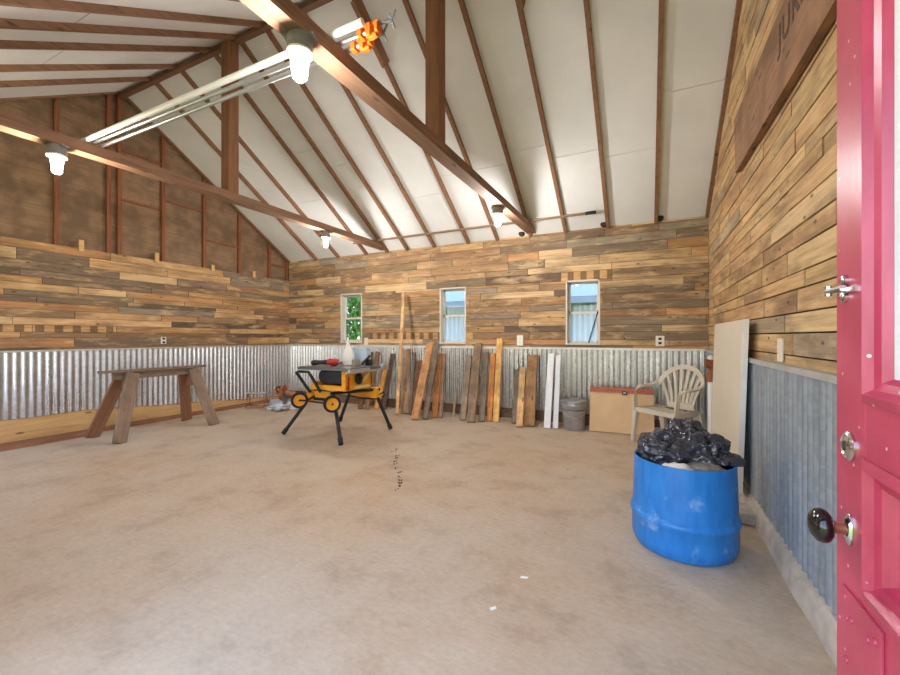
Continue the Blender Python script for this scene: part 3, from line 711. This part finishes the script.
# ------------------------------------------------------------------ plastic armchair
f = Vector((-.64, -.77)); t = thing('plastic_chair', 'beige moulded plastic armchair in the back corner', 'chair', (.225, 5.085, 0), math.atan2(.64, -.77)+math.pi)
t.rotation_euler.z = math.atan2(-.64, .77)+0
M_chair = plain('beige plastic', (198, 188, 168), .5, 0, .05)
mb = MB(); n = 8
for i in range(n):
    y0, y1 = -.22+.43*i/n, -.22+.43*(i+1)/n
    for j in range(6):
        x0, x1 = -.235+.47*j/6, -.235+.47*(j+1)/6
        zf = lambda x, y: .405-.02*math.cos(x/.235*1.5)-.03*(y+.22)/.43-(.02 if y < -.2 else 0)
        q = [(x0, y0), (x1, y0), (x1, y1), (x0, y1)]
        a = [mb.bm.verts.new((p[0], p[1], zf(*p))) for p in q]; mb.bm.faces.new(a)
bmesh.ops.remove_doubles(mb.bm, verts=mb.bm.verts, dist=.001)
ex = bmesh.ops.solidify(mb.bm, geom=mb.bm.faces[:], thickness=.012)
mb.box((0, -.222, .375), (.47, .014, .05)); mb.box((-.235, -.02, .375), (.014, .42, .05)); mb.box((.235, -.02, .375), (.014, .42, .05))
obj('seat', mb, M_chair, t, smooth=True)
for sx_ in (-1, 1):
    mb = MB(); mb.beam((sx_*.27, -.235, .004), (sx_*.245, -.215, .36), .034, .04, up=(0, 1, 0), w1=.06, t1=.06); obj('leg', mb, M_chair, t, bevel=.008)
    mb = MB(); mb.beam((sx_*.25, .27, .004), (sx_*.22, .19, .38), .045, .05, up=(0, 1, 0), w1=.08, t1=.075); obj('leg', mb, M_chair, t, bevel=.008)
    mb = MB()
    pts = [(sx_*.25, -.215, .36), (sx_*.262, -.21, .5), (sx_*.27, -.19, .59), (sx_*.275, -.13, .625), (sx_*.28, -.02, .63), (sx_*.275, .1, .64), (sx_*.262, .17, .67)]
    wd = [(0, .035, 0), (0, .03, 0), (.012*sx_, .02, .012), (.026*sx_, 0, 0), (.026*sx_, 0, 0), (.026*sx_, 0, 0), (.024*sx_, .01, .01)]
    nn = [(1, 0, 0), (1, 0, 0), (0, -.7, .7), (0, 0, 1), (0, 0, 1), (0, -.1, 1), (0, -.3, 1)]
    mb.ribbon(pts, wd, nn, .018); obj('armrest', mb, M_chair, t, bevel=.004)
def backpt(a):   # rim of the back, a from -1 to 1
    th = a*1.45
    return Vector((.272*math.sin(th)*(1-.02*a*a), .29-.11*a*a, .60+.255*math.cos(th*.98)))
mb = MB(); pts = [backpt(-1+2*i/28) for i in range(29)]
wd, nn = [], []
for i, p in enumerate(pts):
    tan = (pts[min(i+1, 28)]-pts[max(i-1, 0)]).normalized(); nv = Vector((-p.x*1.2, -1, .15)).normalized()
    wd.append(tan.cross(nv).normalized()*.028); nn.append(nv)
mb.ribbon(pts, wd, nn, .016); obj('back_rim', mb, M_chair, t, bevel=.003)
for i in range(8):
    a = -.84+1.68*i/7; top = backpt(a); bx = .145*(i-3.5)/3.5
    mb = MB(); pts = []
    for k in range(7):
        s_ = k/6; z = .40+(top.z-.40)*s_; x = bx+(top.x-bx)*(s_**1.7); y = .195+(top.y-.195)*(s_**.8)
        pts.append(Vector((x, y, z)))
    mb.ribbon(pts, [(.0155+.004*k/6, 0, 0) for k in range(7)], [(0, -1, .2)]*7, .01); obj('back_slat', mb, M_chair, t)
mb = MB(); mb.box((0, .196, .42), (.33, .014, .07)); obj('back_base', mb, M_chair, t, bevel=.004)

# ------------------------------------------------------------------ blue drum, bags
k = NT('drum blue'); fsc = k.noise(k.coords((1, 1, .7)), 7, 6, .7); f2 = k.noise(k.coords((22, 22, 6)), 1, 4)
col = k.ramp(f2, [(.3, lin((28, 112, 190))), (.7, lin((42, 132, 210)))])
col = k.mix(k.ramp(fsc, [(.585, g(0)), (.70, g(.55))]), col, lin((176, 204, 224)))
k.l(col, k.b.inputs['Base Color']); k.set(.4); M_drum = k.m
t = thing('drum', 'blue cut-down plastic drum full of rubbish near the open door', 'drum', (.195, 2.70, 0))
mb = MB(); mb.lathe([(.225, .0), (.25, .006), (.266, .035), (.27, .07), (.27, .165), (.278, .175), (.28, .19), (.276, .203), (.267, .212), (.264, .3), (.258, .5), (.25, .5), (.257, .3), (.26, .06), (.22, .02)], n=64, cap1=True); obj('shell', mb, M_drum, t, smooth=True)
M_bag = NT('bin bag'); fb = M_bag.noise(M_bag.coords(), 16, 5); M_bag.l(M_bag.ramp(fb, [(.3, lin((30, 33, 44))), (.8, lin((66, 68, 80)))]), M_bag.b.inputs['Base Color']); M_bag.set(.2, 0, .7); 
_n = M_bag.n('ShaderNodeTexNoise'); _n.inputs['Scale'].default_value = 9; M_bag.l(M_bag.coords(), _n.inputs['Vector'])
_a = M_bag.n('ShaderNodeVectorMath', operation='MULTIPLY_ADD'); M_bag.l(_n.outputs['Color'], _a.inputs[0]); _a.inputs[1].default_value = (.09, .09, .09); M_bag.l(M_bag.coords((1, 1, .8)), _a.inputs[2])
_v = M_bag.n('ShaderNodeTexVoronoi', feature='DISTANCE_TO_EDGE'); _v.inputs['Scale'].default_value = 15; M_bag.l(_a.outputs[0], _v.inputs['Vector'])
M_bag.bump(_v.outputs['Distance'], .9, .03); M_bag = M_bag.m
def crumple(name, parts, mat, label, cat, seed, sub=5):
    bm = bmesh.new()
    mb = MB()
    for (c, rad, amp) in parts:
        r = bmesh.ops.create_icosphere(mb.bm, subdivisions=sub, radius=1)
        for v in r['verts']:
            n_ = v.co.normalized(); q = n_*2.1+Vector((seed, c[0]*9, c[1]*7))
            k_ = .96+amp*(.5*noise.noise(q*.8)+.17*(1-2.6*abs(noise.noise(q*1.15+Vector((5, 1, 2)))))+.05*(1-2*abs(noise.noise(q*2.9))))
            v.co = Vector(c)+Vector((n_.x*rad[0], n_.y*rad[1], n_.z*rad[2]))*k_
    o = obj(name, mb, mat, smooth=False)
    o.data.polygons.foreach_set('use_smooth', [True]*len(o.data.polygons))
    return tag(o, label, cat)
crumple('rubbish_bag', [((.185, 2.73, .50), (.185, .175, .145), .8), ((.09, 2.74, .53), (.135, .14, .12), .8), ((.20, 2.79, .55), (.135, .13, .13), .8), ((.29, 2.77, .52), (.14, .14, .11), .8)], M_bag, 'shiny black rubbish bag heaped in the blue drum', 'rubbish bag', 3.1)
crumple('bag_flap', [((.375, 2.69, .515), (.115, .09, .035), .5)], M_bag, 'black bag end draped over the drum rim by the leaning panel', 'rubbish bag', 8.4, 4)
M_clear = plain('grey film', (120, 112, 104), .3, 0, .4, 24)
crumple('grey_bag', [((.29, 2.56, .47), (.105, .065, .05), .4)], M_clear, 'greyish see-through bag under the black bag at the drum rim', 'rubbish bag', 5.7, 4)
crumple('crumpled_paper', [((.165, 2.505, .478), (.075, .045, .034), .7)], plain('crumpled paper', (226, 218, 206), .8), 'crumpled whitish paper at the front of the drum', 'paper', 1.7, 4)

# ------------------------------------------------------------------ white panel leaning on right wall, standpipe, cement lump
t = thing('door_panel', 'pale flat panel leaning against the corrugated right wall', 'panel', (XR-.105, 4.035, .12)); t.rotation_euler = (0, R(1.8), 0)
mb = MB(); mb.box((0, 0, .6), (.03, 1.28, 1.2)); obj('face_board', mb, plain('pale panel', (214, 204, 184), .6, 0, .05, 3), t)
mb = MB(); mb.box((0, -.645, .6), (.034, .012, 1.205)); obj('edge_strip', mb, M_white, t)
t = thing('standpipe', 'white standpipe with rusty valve in the back corner', 'pipe', (.60, 4.86, 0))
mb = MB(); mb.tube([(0, 0, 0), (0, 0, .75)], .03, 16); obj('pipe', mb, M_white, t, smooth=True)
mb = MB(); mb.tube([(0, 0, .74), (0, 0, .80), (0, 0, .84), (0, 0, .96)], .03, 12, radii=[.042, .044, .03, .03]); mb.tube([(-.0, 0, .88), (-.05, -.04, .9), (-.055, -.045, .97)], .014, 8); mb.box((0, 0, .96), (.07, .05, .02)); obj('valve', mb, M_rust, t, smooth=True)
mb = MB(); mb.lathe([(.03, .965), (.035, .97), (.03, 1.0), (.01, 1.01)], n=14); obj('valve_cap', mb, M_ivory, t, smooth=True)
mb = MB(); mb.box((.575, 3.24, .035), (.12, .22, .07)); tag(obj('cement_block', mb, M_conc, bevel=.012), 'rough cement lump against the kerb behind the blue drum', 'block')
for (x, y, a, lab) in ((-.544, 1.964, .3, 'larger white paper scrap on the floor, nearer the drum'), (-.605, 1.68, 1.0, 'smaller white paper scrap on the floor, farther from the drum')):
    mb = MB(); M = Matrix.Translation((x, y, .002)) @ Matrix.Rotation(a, 4, 'Z'); s_ = 1 if 'larger' in lab else .8
    mb.prism([(-.02*s_, -.008), (.016*s_, -.01), (.022*s_, .006), (-.014*s_, .01)], lambda p, q: M @ Vector((p, q, .002)), lambda p, q: M @ Vector((p, q, 0)))
    tag(obj('paper_scrap', mb, M_paper), lab, 'paper', 'paper scraps on the floor')

# ------------------------------------------------------------------ open red door (swung into the room beside the camera)
k = NT('red door paint'); fp = k.noise(k.coords((12, 3, 3)), 2.4, 5, .6); fq = k.noise(k.coords((30, 8, 8)), 3, 4)
col = k.ramp(fp, [(.3, lin((158, 42, 68))), (.7, lin((186, 66, 92)))])
vo = k.n('ShaderNodeTexVoronoi'); k.l(k.coords((22, 22, 22)), vo.inputs['Vector']); vo.inputs['Scale'].default_value = 1
col = k.mix(k.ramp(vo.outputs['Distance'], [(.045, g(.8)), (.07, g(0))]), col, lin((232, 204, 196)))
k.l(col, k.b.inputs['Base Color']); k.set(.3); k.bump(fq, .18, .002); M_door = k.m
DX, Y1, Y0 = .284, .881, .07
def dbox(mb, y0, y1, z0, z1, x0=0, x1=.044): mb.box((DX+(x0+x1)/2, (y0+y1)/2, (z0+z1)/2), (x1-x0, y1-y0, z1-z0))
mb = MB()
dbox(mb, Y1-.098, Y1, .02, 2.05); dbox(mb, Y0, Y0+.1, .02, 2.05)
for z0, z1 in ((.02, .20), (.45, .56), (.70, .826), (1.022, 1.106), (1.95, 2.05)): dbox(mb, Y0+.1, Y1-.098, z0, z1)
d1 = struct('door_1', mb, M_door, bevel=.003)
def moulding(y0, y1, z0, z1, depth=.024):
    mb = MB(); prof = [(-.002, .012), (-.002, -.003), (.012, -.008), (.02, .002), (.03, .006), (.042, depth)]
    def ring(o, x): return [(DX+x, y0+o, z0+o), (DX+x, y1-o, z0+o), (DX+x, y1-o, z1-o), (DX+x, y0+o, z1-o)]
    rs = [[mb.bm.verts.new(p) for p in ring(o, x)] for o, x in prof]
    for A, B in zip(rs, rs[1:]):
        for q in range(4): mb.bm.faces.new((A[q], A[(q+1) % 4], B[(q+1) % 4], B[q]))
    return mb
for z0, z1 in ((1.106, 1.95), (.826, 1.022), (.56, .70), (.20, .45)):
    o = obj('moulding', moulding(Y0+.1, Y1-.098, z0, z1), M_door, d1)
    if z0 > 1.1: mb = MB(); dbox(mb, Y0+.13, Y1-.135, z0+.035, z1-.035, .016, .022); p = obj('glass_pane', mb, plain('frosted pane', (222, 230, 230), .25, 0, .03), d1); p['label'] = 'frosted whitish glass'
    else: mb = MB(); dbox(mb, Y0+.12, Y1-.12, z0+.02, z1-.02, .02, .03); obj('panel', mb, M_door, d1)
def Mx(y, z, x=0): return Matrix.Translation((DX+x, y, z)) @ Matrix.Rotation(R(-90), 4, 'Y')
mb = MB(); mb.lathe([(.0225, 0), (.0225, .003), (.018, .006), (.016, .004), (.01, .006), (.001, .007)], n=32, M=Mx(.83, 1.031)); o = obj('deadbolt', mb, M_chrome, d1, smooth=True); o['label'] = 'round chrome lock cylinder'
mb = MB(); mb.box((DX-.0075, .83, 1.031), (.002, .003, .014)); obj('keyhole', mb, M_black, o)
mb = MB(); M = Mx(.827, .903) @ Matrix.Diagonal((1.25, .55, 1, 1)); mb.lathe([(.02, 0), (.02, .003), (.014, .007), (.010, .008)], n=28, M=M); rs = obj('rosette', mb, M_chrome, d1, smooth=True)
mb = MB(); M = Mx(.827, .903); mb.lathe([(.009, .004), (.008, .014), (.010, .02), (.011, .024)], n=20, M=M); obj('shank', mb, plain('brass shank', (190, 150, 120), .3, .9), rs, smooth=True)
mb = MB(); mb.lathe([(.010, .022), (.018, .024), (.0245, .029), (.0262, .035), (.024, .042), (.016, .048), (.006, .051), (.001, .0515)], n=32, M=M); o = obj('knob', mb, plain('black porcelain', (22, 18, 20), .12), d1, smooth=True); o['label'] = 'shiny black knob'
mb = MB(); dbox(mb, .805, .86, 1.268, 1.276, -.004, 0); mb.lathe([(.009, 0), (.009, .005), (.005, .007)], n=16, M=Mx(.842, 1.288)); mb.lathe([(.009, 0), (.009, .005), (.005, .007)], n=16, M=Mx(.842, 1.262)); mb.tube([(DX-.006, .835, 1.276), (DX-.008, .875, 1.276), (DX-.01, .884, 1.276)], .005, 8); mb.tube([(DX-.008, .886, 1.268), (DX-.008, .886, 1.284)], .005, 8); o = obj('slide_bolt', mb, M_chrome, d1, smooth=True)
mb = MB(); dbox(mb, .729, .847, .62, .809, -.004, .0); kp = obj('mending_plate', mb, M_door, d1, bevel=.001)
for y, z in ((.836, .795), (.83, .765), (.815, .77), (.765, .775), (.745, .785), (.75, .73), (.83, .70), (.75, .66)):
    mb = MB(); mb.lathe([(.006, .003), (.005, .006), (.001, .007)], n=10, M=Mx(y, z)); obj('screw', mb, M_door, kp, smooth=True)
